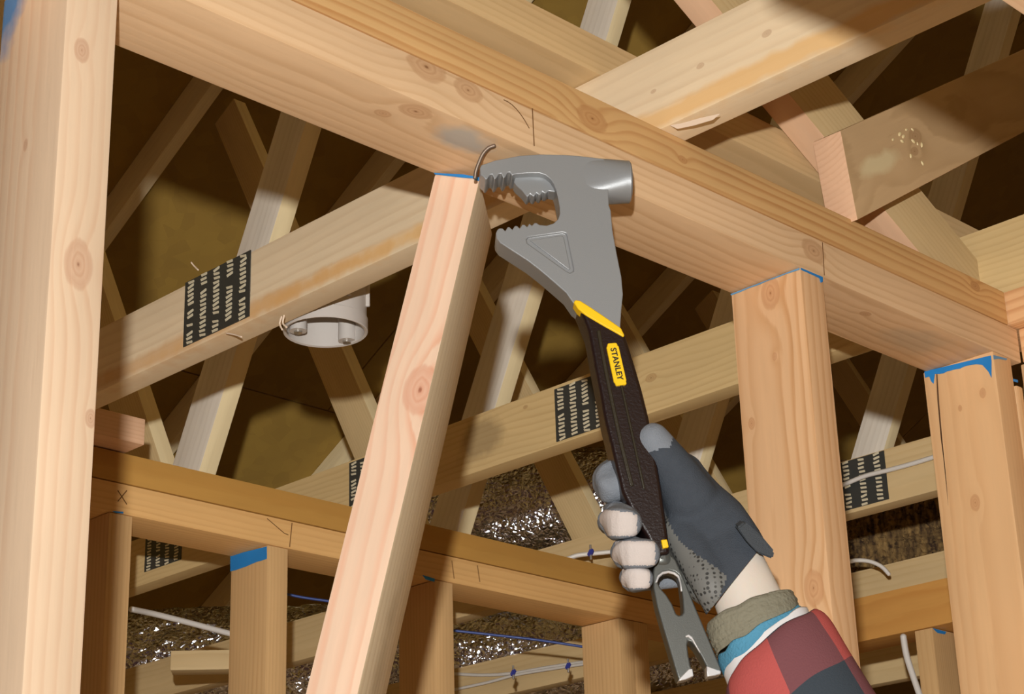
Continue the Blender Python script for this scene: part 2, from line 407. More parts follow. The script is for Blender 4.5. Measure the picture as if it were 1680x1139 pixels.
# stud D
XD = 1.7945
MD = studM(XD, Y1)
W_D = wood('wood_stud_right', (224, 176, 122), (196, 138, 84), .0070, (.03, .12), .012,
           spot(MD, 0, XD, [(1612, 645, .004), (1575, 670, .0025), (1600, 825, .006), (1530, 842, .006)]), (), .45, seed=15, wscale=1.0)
sD = stud(XD, Y1, W_D, y1=Y1 + .093)
tag(sD, 'upright stud near the right edge with blue paint dripping across its top', 'stud')
pp = [(1517, 610), (1626, 583.5), (1627, 592), (1627, 620), (1622, 610), (1612, 599), (1602, 598)] + rough_line((1594, 599), (1542, 614), .9, 8, 4) + [(1534, 614), (1532, 630), (1528, 626), (1525, 618), (1518, 620)]
patch('blue_paint', [at(*p, 0, XD) for p in pp], (-1, 0, 0), M_paint, sD)
patch('blue_paint', [at(*p, 1, Y1) for p in [(1629, 583), (1652, 589), (1650, 591), (1638, 589), (1630, 590)]], (0, -1, 0), M_paint2, sD)
M_crack = plain('drying_crack', (88, 58, 32), .9)
patch('drying_crack', [at(*p, 0, XD) for p in ((1536, 606), (1537.6, 606), (1541, 660), (1547, 730), (1556, 830), (1553, 790), (1544, 722), (1538, 655))], (-1, 0, 0), M_crack, sD, .0002)
# short trimmer beside D and the stud of the crossing wall
tr = stud(1.843, Y1 + .003, W_gen, x1=1.856, y1=Y1 + .085, z1=2.371)
tag(tr, 'thin short strip between the blue-painted stud and the far right stud', 'stud')
patch('blue_paint', [at(*p, 1, Y1 + .003) for p in ((1662, 622), (1669, 624), (1669, 628), (1662, 626))], (0, -1, 0), M_paint, tr)
X2 = 1.860
sE = stud(X2, Y1 - .034, W_gen, x1=X2 + .089, y1=Y1 + .004)
tag(sE, 'stud at the far right edge under the crossing plates', 'stud')
for z0_, z1_, lab, seed in ((Z0 + .001, Z0 + .042, 'lower board of the plate crossing toward the viewer at the right edge', 21), (Z0 + .043, Z0 + .0845, 'upper board of the plate crossing toward the viewer at the right edge', 22)):
    wm = wood('wood_cross_plate_%d' % seed, (226, 176, 122), (184, 112, 56), .0065, (-.02, -.04), .012, (), (), .8, seed=seed)
    xs = 1.858 if z0_ < Z0 + .02 else 1.840
    tag(axbox('top_plate', xs, xs + .089, .30, Y1 - .0005 if xs > 1.85 else Y1 + .088, z0_, z1_, 1, wm), lab, 'beam')

# leaning stud knocked loose
k_ = 1.093
a_ = Vector((.2098, -.1042, .9722)); b_ = Vector((.6024, -.7694, -.2124)); c_ = Vector((.7701, .6302, -.0986))
T0 = EYE + (Vector((.9338, 1.0025, 2.3363)) - EYE) * k_
ML = frame(T0 - a_ * 2.44, a_, b_)
Wl, Dl = .038 * k_, .089 * k_
zf = 0.0 if ML.col[2].to_3d().dot(c_) > 0 else 0
def onlean(px, py, back=0):
    n = ML.col[2].to_3d(); o = ML.translation + n * back; d = ray(px, py); return EYE + d * ((o - EYE).dot(n) / d.dot(n))
kl = [(*(ML.inverted() @ onlean(690, 640)), .015)]
kl[0] = (kl[0][0], kl[0][1], 0, .014)
W_L = wood('wood_leaning_stud', (230, 196, 166), (222, 142, 102), .0072, (-.075, .16), .006, kl, (), .8, seed=8, wscale=.9)
sL = board('wall_stud', ML, 2.44, Wl, Dl if zf == 0 else -Dl, W_L, None, .003)
sL.data.materials.append(wood('wood_leaning_side', (238, 218, 180), (204, 172, 124), .006, (-.05, -.03), .012, (), [((1.9, .0, .05), (.2, .1, .02), (196, 176, 140), .5)], .6, seed=28))  # paler, greyer side face, also lightened because the flash only grazes it
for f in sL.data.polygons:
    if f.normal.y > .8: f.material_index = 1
tag(sL, 'loose stud leaning diagonally, its top in the hammer jaws', 'stud')
nrm = -ML.col[2].to_3d()
patch('blue_paint', [onlean(*p) for p in [(712, 284.5), (760, 287), (789, 292), (788, 298), (781, 296)] + rough_line((775, 293), (714, 287), .5, 6, 5)], nrm, M_paint, sL)

# ------------------------------------------------------------------ roof trusses
M_steel = plain('plate_steel', (62, 64, 62), .45, .3, .1, 300)
M_tooth = plain('plate_slot_glint', (205, 196, 168), .4, .1)
ZC0, ZC1 = 2.484, 2.573
def poly_on_x(name, x0, x1, line0, line1, mats, parent, M=None):
    pass
def web(parent, p0, p1, side, x0, wd=.087, th=.036, face=None):
    """member in a truss plane; p0->p1 (y,z) is its edge line, the width goes to side"""
    a = Vector((x0, p0[0], p0[1])); d = Vector((0, p1[0] - p0[0], p1[1] - p0[1])); L = d.length; d.normalize()
    s = Vector((0, -d.z, d.y)) * side
    if Vector((1, 0, 0)).dot(d.cross(s)) > 0: M = frame(a, d, s); zw = th
    else: M = frame(a, d, s); zw = -th
    o = board('web', M, L, wd, zw, W_web_edge, parent)
    o.data.materials.append(face or W_web)
    for f in o.data.polygons:
        if abs(f.normal.z) > .9: f.material_index = 1
    return o
def connector(parent, x, y0, y1, z0, z1, cols, rows, seed=0, tilt=0):
    M = frame(Vector((x, y1, z0)), (0, -1, 0), (0, 0, 1))     # local X toward -Y, local Y up, local Z = -X... 
    W, H = y1 - y0, z1 - z0
    n = M.col[2].to_3d(); s = 1 if n.x < 0 else -1
    p = link('connector_plate', tomesh('connector_plate', boxmesh(0, W, 0, H, 0, .0012 * s, 0)), M_steel, parent, M)
    bm = bmesh.new(); R = random.Random(seed)
    for c in range(cols):
        for r in range(rows):
            if R.random() < .05: continue
            cx = (c + .5) / cols * W + R.uniform(-.0008, .0008); cy = (r + .35 + .3 * (c % 2)) / rows * H
            hx, hy = .0056, H / rows * .24
            k = R.uniform(-.0012, .0012)
            if cy + hy > H or cy - hy < 0: continue
            v = [bm.verts.new(q) for q in ((cx - hx, cy - hy + k, .0013 * s), (cx + hx, cy - hy - k, .0013 * s), (cx + hx, cy + hy - k, .0026 * s), (cx - hx, cy + hy + k, .0026 * s),
                                           (cx - hx, cy + hy + k, .0013 * s), (cx + hx, cy + hy - k, .0013 * s))]
            bm.faces.new((v[0], v[1], v[2], v[3])); bm.faces.new((v[3], v[2], v[5], v[4])); bm.faces.new((v[1], v[5], v[2])); bm.faces.new((v[0], v[3], v[4]))
    t = link('plate_teeth', tomesh('plate_teeth', bm), M_tooth, p, M); t['kind'] = 'stuff'
    return p
tl = ['nearest roof truss, its wide chord crossing above the hammer and carrying the round box',
      'second roof truss, its chord passing behind the hammer handle',
      'third roof truss, its chord carrying a white cable at the right',
      'fourth roof truss, its chord just above the orange plate at lower right',
      'fifth roof truss, its pale web slanting behind the two right studs',
      'sixth roof truss, mostly in the dark behind the others',
      'seventh and farthest roof truss in the dark at the right']
M1c = frame(Vector((1.269, -1.2, ZC0)), (0, 1, 0), (-1, 0, 0))
k1 = spot(M1c, 0, 1.233, [(1258, 55, .0036), (1149, 108, .0030), (1072, 150, .0022), (1378, 52, .002)])
W_c1 = wood('wood_near_chord', (226, 202, 164), (200, 166, 124), .013, (.02, .16), .018, k1,
            [((2.1, .036, .012), (.9, .022, .012), (228, 184, 122), .8), ((2.95, .036, .012), (.35, .03, .014), (206, 150, 84), .5)], .5, seed=6)
M2c = frame(Vector((1.879, -1.2, ZC0)), (0, 1, 0), (-1, 0, 0))
k2 = spot(M2c, 0, 1.843, [(788, 810, .003), (862, 668, .003), (1068, 620, .006)])
W_c2 = wood('wood_second_chord', (204, 174, 118), (168, 130, 74), .0085, (.02, .10), .02, k2,
            [((*[(M2c.inverted() @ at(790, 720, 0, 1.843))[i] for i in (0, 1, 2)],), (.05, .03, .035), (120, 100, 72), .55)], .5, seed=9, wscale=3)
PEAK = (RY, roof_z(RY) - .11)
for i, x in enumerate(TR_X):
    t = tag(empty('roof_truss', (x, 2.0, ZC0)), tl[i], 'roof truss')
    axbox('bottom_chord', x, x + .036, -1.2 if i else -1.2, 6.15, ZC0, ZC1, 1, W_c1 if i == 0 else W_c2 if i == 1 else W_chord, t)
    # webs: A leans toward the ridge, B toward the eaves
    ya = lambda z: 2.43 - (z - 3.18) * .5
    web(t, (ya(ZC1), ZC1), (ya(4.75), 4.75), 1, x)
    yb = lambda z: 2.89 + (z - 2.85) / 1.88
    web(t, (yb(ZC1), ZC1), (yb(3.9), 3.9), 1, x, face=W_chord)
    # top chords
    L = 5.6
    d = Vector((0, math.cos(ang), -math.sin(ang)))
    board('top_chord', frame(Vector((x + .036, RY, roof_z(RY) - .103)), d, (-1, 0, 0)), L, .036, .089, W_web_edge, t)
    d2 = Vector((0, -math.cos(ang), -math.sin(ang)))
    board('top_chord', frame(Vector((x, RY, roof_z(RY) - .103)), d2, (1, 0, 0)), 4.0, .036, .089, W_web_edge, t)
    if i == 0:
        a, b = at(302, 563, 0, x), at(410, 516, 0, x)
        connector(t, x - .0002, b.y, a.y, ZC0 + .006, ZC1 + .002, 5, 15, 1)
    if i == 1:
        a, b = at(914, 730, 0, x), at(990, 700, 0, x)
        connector(t, x - .0002, b.y - .03, a.y, ZC0 + .004, ZC1 - .006, 5, 14, 2)
        b = at(574, 800, 0, x); connector(t, x - .0002, b.y - .09, b.y, ZC0 + .004, ZC1 - .004, 4, 14, 3)
        a, b = at(238, 930, 0, x), at(298, 905, 0, x)
        connector(t, x - .0002, b.y, a.y, ZC0 + .022, ZC1 - .002, 4, 12, 4)
    if i == 2:
        a, b = at(1460, 828, 0, x), at(1383, 850, 0, x)
        connector(t, x - .0002, a.y, b.y + .09, ZC0 + .006, ZC1 - .002, 6, 12, 5)

t1 = [o for o in bpy.data.objects if o.name == 'roof_truss'][0]
M_torn = plain('torn_fibre', (236, 214, 190), .8)
patch('torn_fibre', [at(*p, 0, 1.233) for p in ((1100, 206), (1118, 203), (1150, 194), (1182, 187), (1170, 197), (1140, 206), (1112, 212))], (-1, 0, 0), M_torn, t1)
for pts in ([(1.2, 462, 520), (1.2, 459, 531), (1.2, 463, 541)], [(1.2, 466, 518), (1.2, 464, 530), (1.2, 470, 537)], [(1.2, 396, 553), (1.2, 384, 549), (1.2, 372, 547)], [(1.2, 325, 443), (1.2, 318, 436), (1.2, 314, 431)]):
    curve_tube('splinter', [at(px, py, 0, 1.231) for _, px, py in pts], .0011, M_torn, t1, 6)

# ------------------------------------------------------------------ braces above wall one
YS = 1.0
p = at(1379, 214, 1, YS); q = at(1680, 81, 1, YS); dS = (q - p).normalized()
endv = at(1407, 361, 1, YS) - p
def skewboard(name, A, d, L, endv, y0, y1, mat, **k):
    """board in an X-Z plane, one end cut along endv"""
    perp = Vector((d.z, 0, -d.x)); perp = perp if perp.z < 0 else -perp
    wd = endv.dot(perp); M = frame(A, d, perp)
    s = Vector((0, 1, 0)).dot(M.col[2].to_3d())
    sh = endv.dot(d); bm = boxmesh(0, L, 0, wd, min(0, s * (y1 - y0)), max(0, s * (y1 - y0)), .0015)
    for v in bm.verts:
        if v.co.x < L / 2: v.co.x += sh * v.co.y / wd
    return tag(link(name, tomesh(name, bm), mat, None, M, 35), **k), M
W_S = wood('wood_brace_knotty', (190, 156, 112), (150, 118, 74), .0085, (.03, .15), .02,
           [(.150, .040, 0, .009), (.135, .055, 0, .005)], [((.05, .05, 0), (.05, .012, .02), (206, 190, 150), .8), ((.30, .045, 0), (.06, .03, .02), (172, 138, 96), .4)], .55, seed=14, wscale=4)
W_pink = wood('wood_pinkish', (222, 176, 138), (196, 140, 100), .006, (-.03, .05), .008, rnd=True, contrast=.5)
sb, MS = skewboard('cross_brace', p, dS, 1.15, endv, YS, YS + .037, W_S)
tag(sb, 'short knotty brace rising to the right edge with a cluster of pitch beads', 'brace')
sb.data.materials.append(W_pink)
for f in sb.data.polygons:
    if f.normal.x < -.7: f.material_index = 1
bm = bmesh.new(); R = random.Random(3)
for (px, py, rr_) in ((1476, 220, .0032), (1480, 232, .0028), (1487, 213, .0022), (1497, 213, .0022), (1498, 232, .003), (1512, 238, .0028), (1494, 256, .0024), (1513, 268, .0024), (1465, 229, .0022), (1482, 224, .003), (1505, 236, .0018)):
    bmesh.ops.create_icosphere(bm, subdivisions=2, radius=rr_, matrix=Matrix.Translation(at(px, py, 1, YS)) @ Matrix.Rotation(R.uniform(0, 3), 4, 'Y') @ Matrix.Diagonal((.7, .6, 1.3, 1)))
link('pitch_beads', tomesh('pitch_beads', bm), plain('pitch', (214, 196, 150), .2), sb, None, 180)
YD = 1.040
A0 = at(1240, 180, 1, YD); A1 = at(1340, 310, 1, YD)
M1 = at(1306, 168, 1, YD); M2 = at(1345, 235, 1, YD); R1 = at(1362, 157, 1, YD); R2 = at(1404, 200, 1, YD)
dD = Vector((.882, 0, -.471)).normalized()
o = M1 - dD * 1.1
W_D2 = wood('wood_brace_falling', (222, 178, 138), (196, 146, 104), .006, (.02, .1), .01, rnd=False, contrast=.5, seed=4)
db = board('cross_brace', frame(o, dD, (0, 1, 0)), 1.62, .037, -.084 if frame(o, dD, (0, 1, 0)).col[2].z < 0 else .084, W_D2)
for v in db.data.vertices:
    if v.co.x > .8: v.co.x = v.co.x - 1.62 + 1.1 + (M1.z - ZC0 - .002) / -dD.z + abs(v.co.z) * dD.x / -dD.z
tag(db, 'pinkish brace slanting down to the right, passing behind the knotty brace', 'brace')
db.data.materials.append(W_chord)
for f in db.data.polygons:
    if f.normal.y < -.7: f.material_index = 1
W_E = wood('wood_flat_brace', (206, 172, 120), (176, 138, 84), .008, (-.01, .1), .014, [(.70, 0, .02, .006), (.73, 0, .025, .004)], (), .5, seed=17)
be = axbox('long_brace', .20, 3.9, 1.082, 1.171, ZC1 + .001, ZC1 + .0445, 0, W_E)
tag(be, 'long flat brace lying across the truss chords just behind the wall plate', 'brace')
W_N = wood('wood_near_beam', (226, 184, 142), (200, 146, 100), .006, (-.02, -.03), .01, contrast=.5, seed=19)
nb = axbox('overhead_board', .56, 2.35, .315, .403, 2.155, 2.193, 0, W_N)
tag(nb, 'out-of-focus board just entering the top right corner', 'board')

# ------------------------------------------------------------------ wall three: the lower wall in the background
Y3, Y3B = 2.147, 2.236
W_p3a = wood('wood_back_upper_plate', (186, 136, 60), (172, 118, 48), .02, (-.05, .05), .01, (), (), .4, seed=31)
W_p3b = wood('wood_back_lower_plate', (222, 172, 104), (190, 130, 66), .0075, (-.03, .06), .012, (), (), .5, seed=32)
g = axbox('top_plate', .9, 2.950, Y3, Y3B, Z0 - .005, Z0 + .038, 0, W_p3b)
tag(g, 'pale lower board of the background wall plate, pencil marked, above the background studs', 'beam')
pencil(g, (441 + 38, 858), (441 + 34, 898), 1, Y3, (0, -1, 0), .0016); pencil(g, (193, 805), (208, 828), 1, Y3, (0, -1, 0), .0016); pencil(g, (208, 805), (193, 823), 1, Y3, (0, -1, 0), .0016)
for q in range(5):
    a0 = (438 + q * 7, 851 + q * 6); a1 = (445 + q * 7, 857 + q * 6 - (q == 4) * 3); pencil(g, a0, a1, 1, Y3, (0, -1, 0), .0013)
pencil(g, (741, 920), (745, 950), 1, Y3, (0, -1, 0), .0016); pencil(g, (783, 928), (787, 955), 1, Y3, (0, -1, 0), .0016)
g = axbox('top_plate', .9, 2.950, Y3, Y3B, Z0 + .0395, ZC0 - .001, 0, W_p3a)
tag(g, 'amber upper board of the background wall plate, running behind the leaning stud', 'beam')
z3 = Z0 - .006
s3 = []
for (x0, lab) in ((1.378, 'background stud just right of the close left post'), (1.652, 'background stud with a broad blue painted band at its top'),
                  (1.987, 'background stud half hidden behind the leaning stud'), (2.420, 'left one of the doubled background studs left of the nail claw'),
                  (2.4585, 'right one of the doubled background studs left of the nail claw')):
    o = stud(x0, Y3, W_back, z1=z3); tag(o, lab, 'stud'); s3.append((x0, o))
patch('blue_paint', [at(*p, 0, 1.652) for p in [(378.5, 912), (438, 897), (438, 917)] + rough_line((430, 920), (378.5, 938), 1.5, 6, 6)], (-1, 0, 0), M_paint, s3[1][1])
patch('blue_paint', [at(*p, 1, Y3) for p in ((184, 839), (202, 840), (202, 843), (190, 842))], (0, -1, 0), M_paint, s3[0][1])
patch('blue_paint', [at(*p, 1, Y3) for p in ((693, 944), (713, 950), (712, 955), (698, 951))], (0, -1, 0), M_paint, s3[2][1])
g = axbox('wood_block', 1.270, 1.402, 2.105, 2.194, ZC0 + .001, ZC0 + .039, 0, W_pink)
tag(g, 'small pinkish cut block resting on the background plate beside the left post', 'block')

# ------------------------------------------------------------------ wall four: right background, runs away from the viewer
X4 = 2.955
W_p4 = wood('wood_side_plate', (206, 146, 68), (182, 116, 48), .018, (-.02, -.03), .02, (), (), .6, seed=41)
g = axbox('top_plate', X4, X4 + .089, .9, Y3B, Z0, ZC0 - .0005, 1, W_p4)
tag(g, 'orange plate between the two right studs, lit at lower right', 'beam')
o = stud(X4 + .003, 1.858, W_back, x1=X4 + .088, y1=1.896, z1=Z0 - .001); tag(o, 'short-looking background stud under the orange plate at lower right', 'stud')
patch('blue_paint', [at(*p, 1, 1.858) for p in ((1530, 1031), (1552, 1037), (1550, 1041), (1538, 1039))], (0, -1, 0), M_paint, o)

# ------------------------------------------------------------------ round ceiling box
M_pvc = plain('box_plastic', (196, 190, 184), .38, spec=.5)
M_screw = plain('screw_metal', (190, 186, 178), .3, .8)
xb = 1.269 + .054
Pb = at(534, 546, 0, xb); rb_ = .0505
bx = tag(empty('junction_box', Pb), 'round pale grey plastic electrical box hanging beside the nearest truss chord', 'electrical box')
def ring_obj(name, prof, mat, parent, c, n=48, smooth=40):
    bm = bmesh.new(); R_ = []
    for r, z in prof: R_.append([bm.verts.new((c.x + r * math.cos(2 * math.pi * i / n), c.y + r * math.sin(2 * math.pi * i / n), c.z + z)) for i in range(n)])
    for k in range(len(prof)):
        k2 = (k + 1) % len(prof)
        for i in range(n):
            j = (i + 1) % n; bm.faces.new((R_[k][i], R_[k][j], R_[k2][j], R_[k2][i]))
    bmesh.ops.recalc_face_normals(bm, faces=bm.faces)
    return link(name, tomesh(name, bm), mat, parent, None, smooth)
ring_obj('shell', [(rb_ - .001, 0), (rb_, .001), (rb_, .016), (rb_ - .0015, .017), (rb_ - .0015, .062), (.002, .062), (.002, .059), (rb_ - .005, .059), (rb_ - .004, .001)], M_pvc, bx, Pb)
for a in (.6, 1.2, 3.2, 3.8, 4.6, 5.4):
    c = Pb + Vector((math.cos(a) * rb_, math.sin(a) * rb_, .045)); bm = bmesh.new()
    bmesh.ops.create_cube(bm, size=1, matrix=Matrix.Translation(c) @ Matrix.Rotation(a, 4, 'Z') @ Matrix.Diagonal((.006, .004, .030, 1)))
    bmesh.ops.bevel(bm, geom=bm.edges[:], offset=.0008, segments=1, affect='EDGES'); link('rib', tomesh('rib', bm), M_pvc, bx, None, 30)
for px, py in ((489, 541), (579, 562)):
    P_ = at(px, py, 2, Pb.z + .004); dv = (P_ - Pb); dv.z = 0
    if dv.length > .041: P_ = Pb + dv.normalized() * .041
    P_.z = Pb.z
    b = ring_obj('screw_boss', [(.0105, .002), (.0105, .058), (.0015, .058), (.0015, .002)], M_pvc, bx, P_, 20)
    ring_obj('screw', [(.0050, -.0005), (.0050, .004), (.0008, .004), (.0008, -.0002)], M_screw, b, P_, 16)

# ------------------------------------------------------------------ foil, insulation, cables
M_foil = plain('crinkled_foil', (210, 212, 218), .16, 1.0)
def crumple(name, fn, nu, nv, amp, mat, seed, sc, **k):
    bm = bmesh.new(); g_ = []
    for i in range(nu + 1):
        row = []
        for j in range(nv + 1):
            P_, n_ = fn(i / nu, j / nv); v = Vector((P_.x * sc, P_.y * sc, P_.z * sc + seed))
            h = noise.noise(v) * .6 + abs(noise.noise(v * 2.3)) * .5 + noise.noise(v * 5.1) * .25
            row.append(bm.verts.new(P_ + n_ * h * amp + Vector((noise.noise(v * 3 + Vector((9, 0, 0))), noise.noise(v * 3 + Vector((0, 9, 0))), 0)) * amp * .4))
        g_.append(row)
    for i in range(nu):
        for j in range(nv):
            q = (g_[i][j], g_[i + 1][j], g_[i + 1][j + 1], g_[i][j + 1])
            if (i + j) % 2: bm.faces.new(q[:3]); bm.faces.new((q[0], q[2], q[3]))
            else: bm.faces.new((q[0], q[1], q[3])); bm.faces.new(q[1:])
    return tag(link(name, tomesh(name, bm), mat, None, None, 50), **k)
def duct_fn(c0, c1, r):
    d = (c1 - c0).normalized(); A = d.cross(Vector((0, 0, 1))).normalized(); B = A.cross(d)
    def f(u, v):
        a = 2 * math.pi * v; n_ = A * math.cos(a) + B * math.sin(a); return c0.lerp(c1, u) + n_ * r, n_
    return f
def foil_normal(m):
    t = m.node_tree; b = t.nodes['Principled BSDF']; tc = t.nodes.new('ShaderNodeTexCoord'); v = t.nodes.new('ShaderNodeTexVoronoi'); v.inputs['Scale'].default_value = 70
    v.feature = 'DISTANCE_TO_EDGE'; n = t.nodes.new('ShaderNodeTexNoise'); n.inputs['Scale'].default_value = 45; n.inputs['Detail'].default_value = 3
    ad = t.nodes.new('ShaderNodeMath'); ad.operation = 'ADD'; bp = t.nodes.new('ShaderNodeBump'); bp.inputs['Strength'].default_value = .9; bp.inputs['Distance'].default_value = .006
    t.links.new(tc.outputs['Object'], v.inputs['Vector']); t.links.new(tc.outputs['Object'], n.inputs['Vector']); t.links.new(v.outputs[0], ad.inputs[0]); t.links.new(n.outputs[0], ad.inputs[1])
    t.links.new(ad.outputs[0], bp.inputs['Height']); t.links.new(bp.outputs[0], b.inputs['Normal'])
foil_normal(M_foil)
ca = cp(862, 838, 5.3)
crumple('foil_duct', duct_fn(ca + Vector((-.30, .42, 0)), ca + Vector((.30, -.42, 0)), .16), 90, 100, .014, M_foil, 1, 22,
        label='crinkled silver foil duct shining behind the second truss chord', cat='duct')
cb = cp(800, 1062, 5.0)
crumple('foil_duct', duct_fn(cb + Vector((-1.0, 1.15, 0)), cb + Vector((.55, -.52, -.03)), .15), 200, 90, .016, M_foil, 5, 20,
        label='long crinkled foil duct low behind the background wall studs', cat='duct')
cc_ = cp(1490, 1064, 4.6)
crumple('foil_duct', duct_fn(cc_ + Vector((-.20, .22, 0)), cc_ + Vector((.25, -.27, 0)), .06), 60, 50, .012, M_foil, 9, 26,
        label='bit of foil duct below the orange plate at lower right', cat='duct')
def fiber_mat():
    m, t, b = mat_new('insulation_fibre'); tc = t.nodes.new('ShaderNodeTexCoord'); mp = t.nodes.new('ShaderNodeMapping'); mp.inputs['Scale'].default_value = (90, 90, 14)
    n = t.nodes.new('ShaderNodeTexNoise'); n.inputs['Scale'].default_value = 1; n.inputs['Detail'].default_value = 5
    r = t.nodes.new('ShaderNodeValToRGB'); r.color_ramp.elements[0].position = .35; r.color_ramp.elements[0].color = (*lin((46, 28, 12)), 1); r.color_ramp.elements[1].position = .7; r.color_ramp.elements[1].color = (*lin((140, 112, 66)), 1)
    t.links.new(tc.outputs['Object'], mp.inputs[0]); t.links.new(mp.outputs[0], n.inputs['Vector']); t.links.new(n.outputs[0], r.inputs[0]); t.links.new(r.outputs[0], b.inputs['Base Color']); b.inputs['Roughness'].default_value = .95
    return m
ci = cp(1500, 885, 3.95)
def slab(u, v):
    n_ = Vector((-.7, -.7, 0)); s_ = Vector((.7, -.7, 0)); return ci + s_ * (u - .5) * .46 + Vector((0, 0, 1)) * (v - .5) * .36, n_
crumple('insulation_batt', slab, 120, 90, .014, fiber_mat(), 3, 60, label='brown fibrous insulation showing between the chords at the right', cat='insulation')

M_cab = plain('white_cable', (206, 202, 196), .4); M_blue = plain('blue_cable', (44, 66, 130), .4)
def wire(pts, r, mat, lab, plane=None, depth=None):
    P_ = [at(*p, *plane) for p in pts] if plane else [cp(p[0], p[1], p[2]) for p in pts]
    return curve_tube('cable', P_, r, mat, None, 8, label=lab, cat='cable')
wire([(1370, 799), (1385, 795), (1420, 781), (1460, 771), (1500, 760), (1545, 746)], .0038, M_cab, 'white cable stapled along the third truss chord at the right', (0, 2.455))
wire([(1385, 925, 3.5), (1402, 920, 3.5), (1425, 921, 3.5), (1445, 929, 3.5), (1458, 942, 3.5)], .004, M_cab, 'white cable arching over the orange plate at lower right')
wire([(1482, 1045, 3.4), (1487, 1075, 3.4), (1498, 1110, 3.4), (1512, 1150, 3.4)], .006, M_cab, 'thick grey white cable dropping below the orange plate')
wire([(216, 1000, 3.0), (250, 1007, 3.05), (310, 1022, 3.1), (385, 1042, 3.15)], .005, M_cab, 'white pipe sloping between the two left background studs')
wire([(735, 1105), (790, 1108), (840, 1105), (900, 1095), (985, 1082)], .004, M_cab, 'white cable along the tan chord at the bottom centre, upper one', (0, 3.07))
wire([(735, 1134), (800, 1120), (850, 1107), (930, 1094), (985, 1086)], .0035, M_cab, 'white cable along the tan chord at the bottom centre, lower one', (0, 3.066))
wire([(745, 1035, 3.5), (800, 1041, 3.5), (880, 1050, 3.5), (960, 1062, 3.5)], .0025, M_blue, 'blue cable crossing in front of the lower foil duct')
wire([(470, 975, 3.4), (500, 981, 3.4), (550, 988, 3.4)], .0025, M_blue, 'blue cable left of the leaning stud, in front of the foil')
wire([(925, 920, 3.25), (945, 912, 3.25), (968, 909, 3.25), (1010, 905, 3.25)], .004, M_cab, 'white cable just left of the gloved fingers')
M_stap = plain('staple_blue', (56, 62, 140), .4)
for px, py, dp_ , lab in ((842, 1104, 3.62, 'blue cable staple, left of two on the tan chord'), (932, 1093, 3.55, 'blue cable staple, right of two on the tan chord'), (969, 907, 3.22, 'blue cable staple beside the gloved fingers')):
    c = cp(px, py, dp_); t = tag(empty('cable_staple', c), lab, 'staple')
    bm = bmesh.new(); bmesh.ops.create_cube(bm, size=1, matrix=Matrix.Translation(c) @ Matrix.Rotation(.5, 4, f_) @ Matrix.Diagonal((.008, .008, .014, 1))); bmesh.ops.bevel(bm, geom=bm.edges[:], offset=.002, segments=2, affect='EDGES')
    link('saddle', tomesh('saddle', bm), M_stap, t, None, 40)
    for s in (-1, 1):
        bm = bmesh.new(); bmesh.ops.create_cone(bm, cap_ends=True, segments=10, radius1=.002, radius2=.002, depth=.008, matrix=Matrix.Translation(c + Vector((-.002, -.002, .009 * s)))); link('nail', tomesh('nail', bm), M_screw, t, None, 40)
g = board('wood_block', frame(cp(241, 1096, 3.55), (.35, .94, 0), (-.94, .35, 0)), .14, .05, .038, W_chord)
g.matrix_world = frame(cp(279, 1100, 3.6), (.75, -.66, 0), (.66, .75, 0)); tag(g, 'loose offcut lying low between the two left background studs', 'block')

# ------------------------------------------------------------------ the wrecking hammer
HN = Vector((-.665, -.745, -.02)).normalized()               # its flat side looks back toward the viewer, level
P0 = cp(905, 330, 1.605)                                     # a point on that flat side
HU = Vector((-HN.y, HN.x, 0)).normalized(); HU = HU if HU.x > 0 else -HU
MH = frame(P0, HU, Vector((0, 0, 1)))                        # local X right, Y up, Z = out of the flat side or into it
if MH.col[2].to_3d().dot(HN) < 0: pass
HZ = MH.col[2].to_3d(); SG = 1 if HZ.dot(HN) > 0 else -1     # SG: sign of "toward the viewer" on local Z
MHI = MH.inverted()
def hp(px, py, back=0.0):
    """picture point on the hammer plane, 'back' metres behind its front face -> local x, y"""
    o = P0 - HN * back; d = ray(px, py); P_ = EYE + d * ((o - EYE).dot(HZ) / d.dot(HZ)); l = MHI @ P_
    return (l.x, l.y)
def hz(v): return -SG * v                                    # depth behind the front face -> local Z
def metal(name, rgb, rough, metallic, bump=.25, sc=900):
    m = plain(name, rgb, rough, metallic, bump, sc, .5); return m
M_hm = metal('hammer_grey_metal', (146, 149, 151), .40, .30, .07, 1200)
M_claw = metal('claw_dark_steel', (96, 98, 94), .36, .45, .06, 1200)
M_edge = plain('ground_steel', (226, 226, 226), .3, .6)
M_grip = plain('black_rubber_grip', (30, 16, 14), .32, 0, .15, 500, .55)
M_grip2 = plain('grip_side_rubber', (44, 38, 24), .38, 0, .1, 500)
M_yel = plain('yellow_plastic', (246, 200, 22), .4)
H = tag(empty('wrecking_hammer', P0), 'grey steel wrecking hammer with toothed jaws, black grip, yellow trim and forked nail claw', 'hammer')
c4 = lambda L: [hp(760 + x / 3.797, 230 + y / 3.797) for x, y in L]
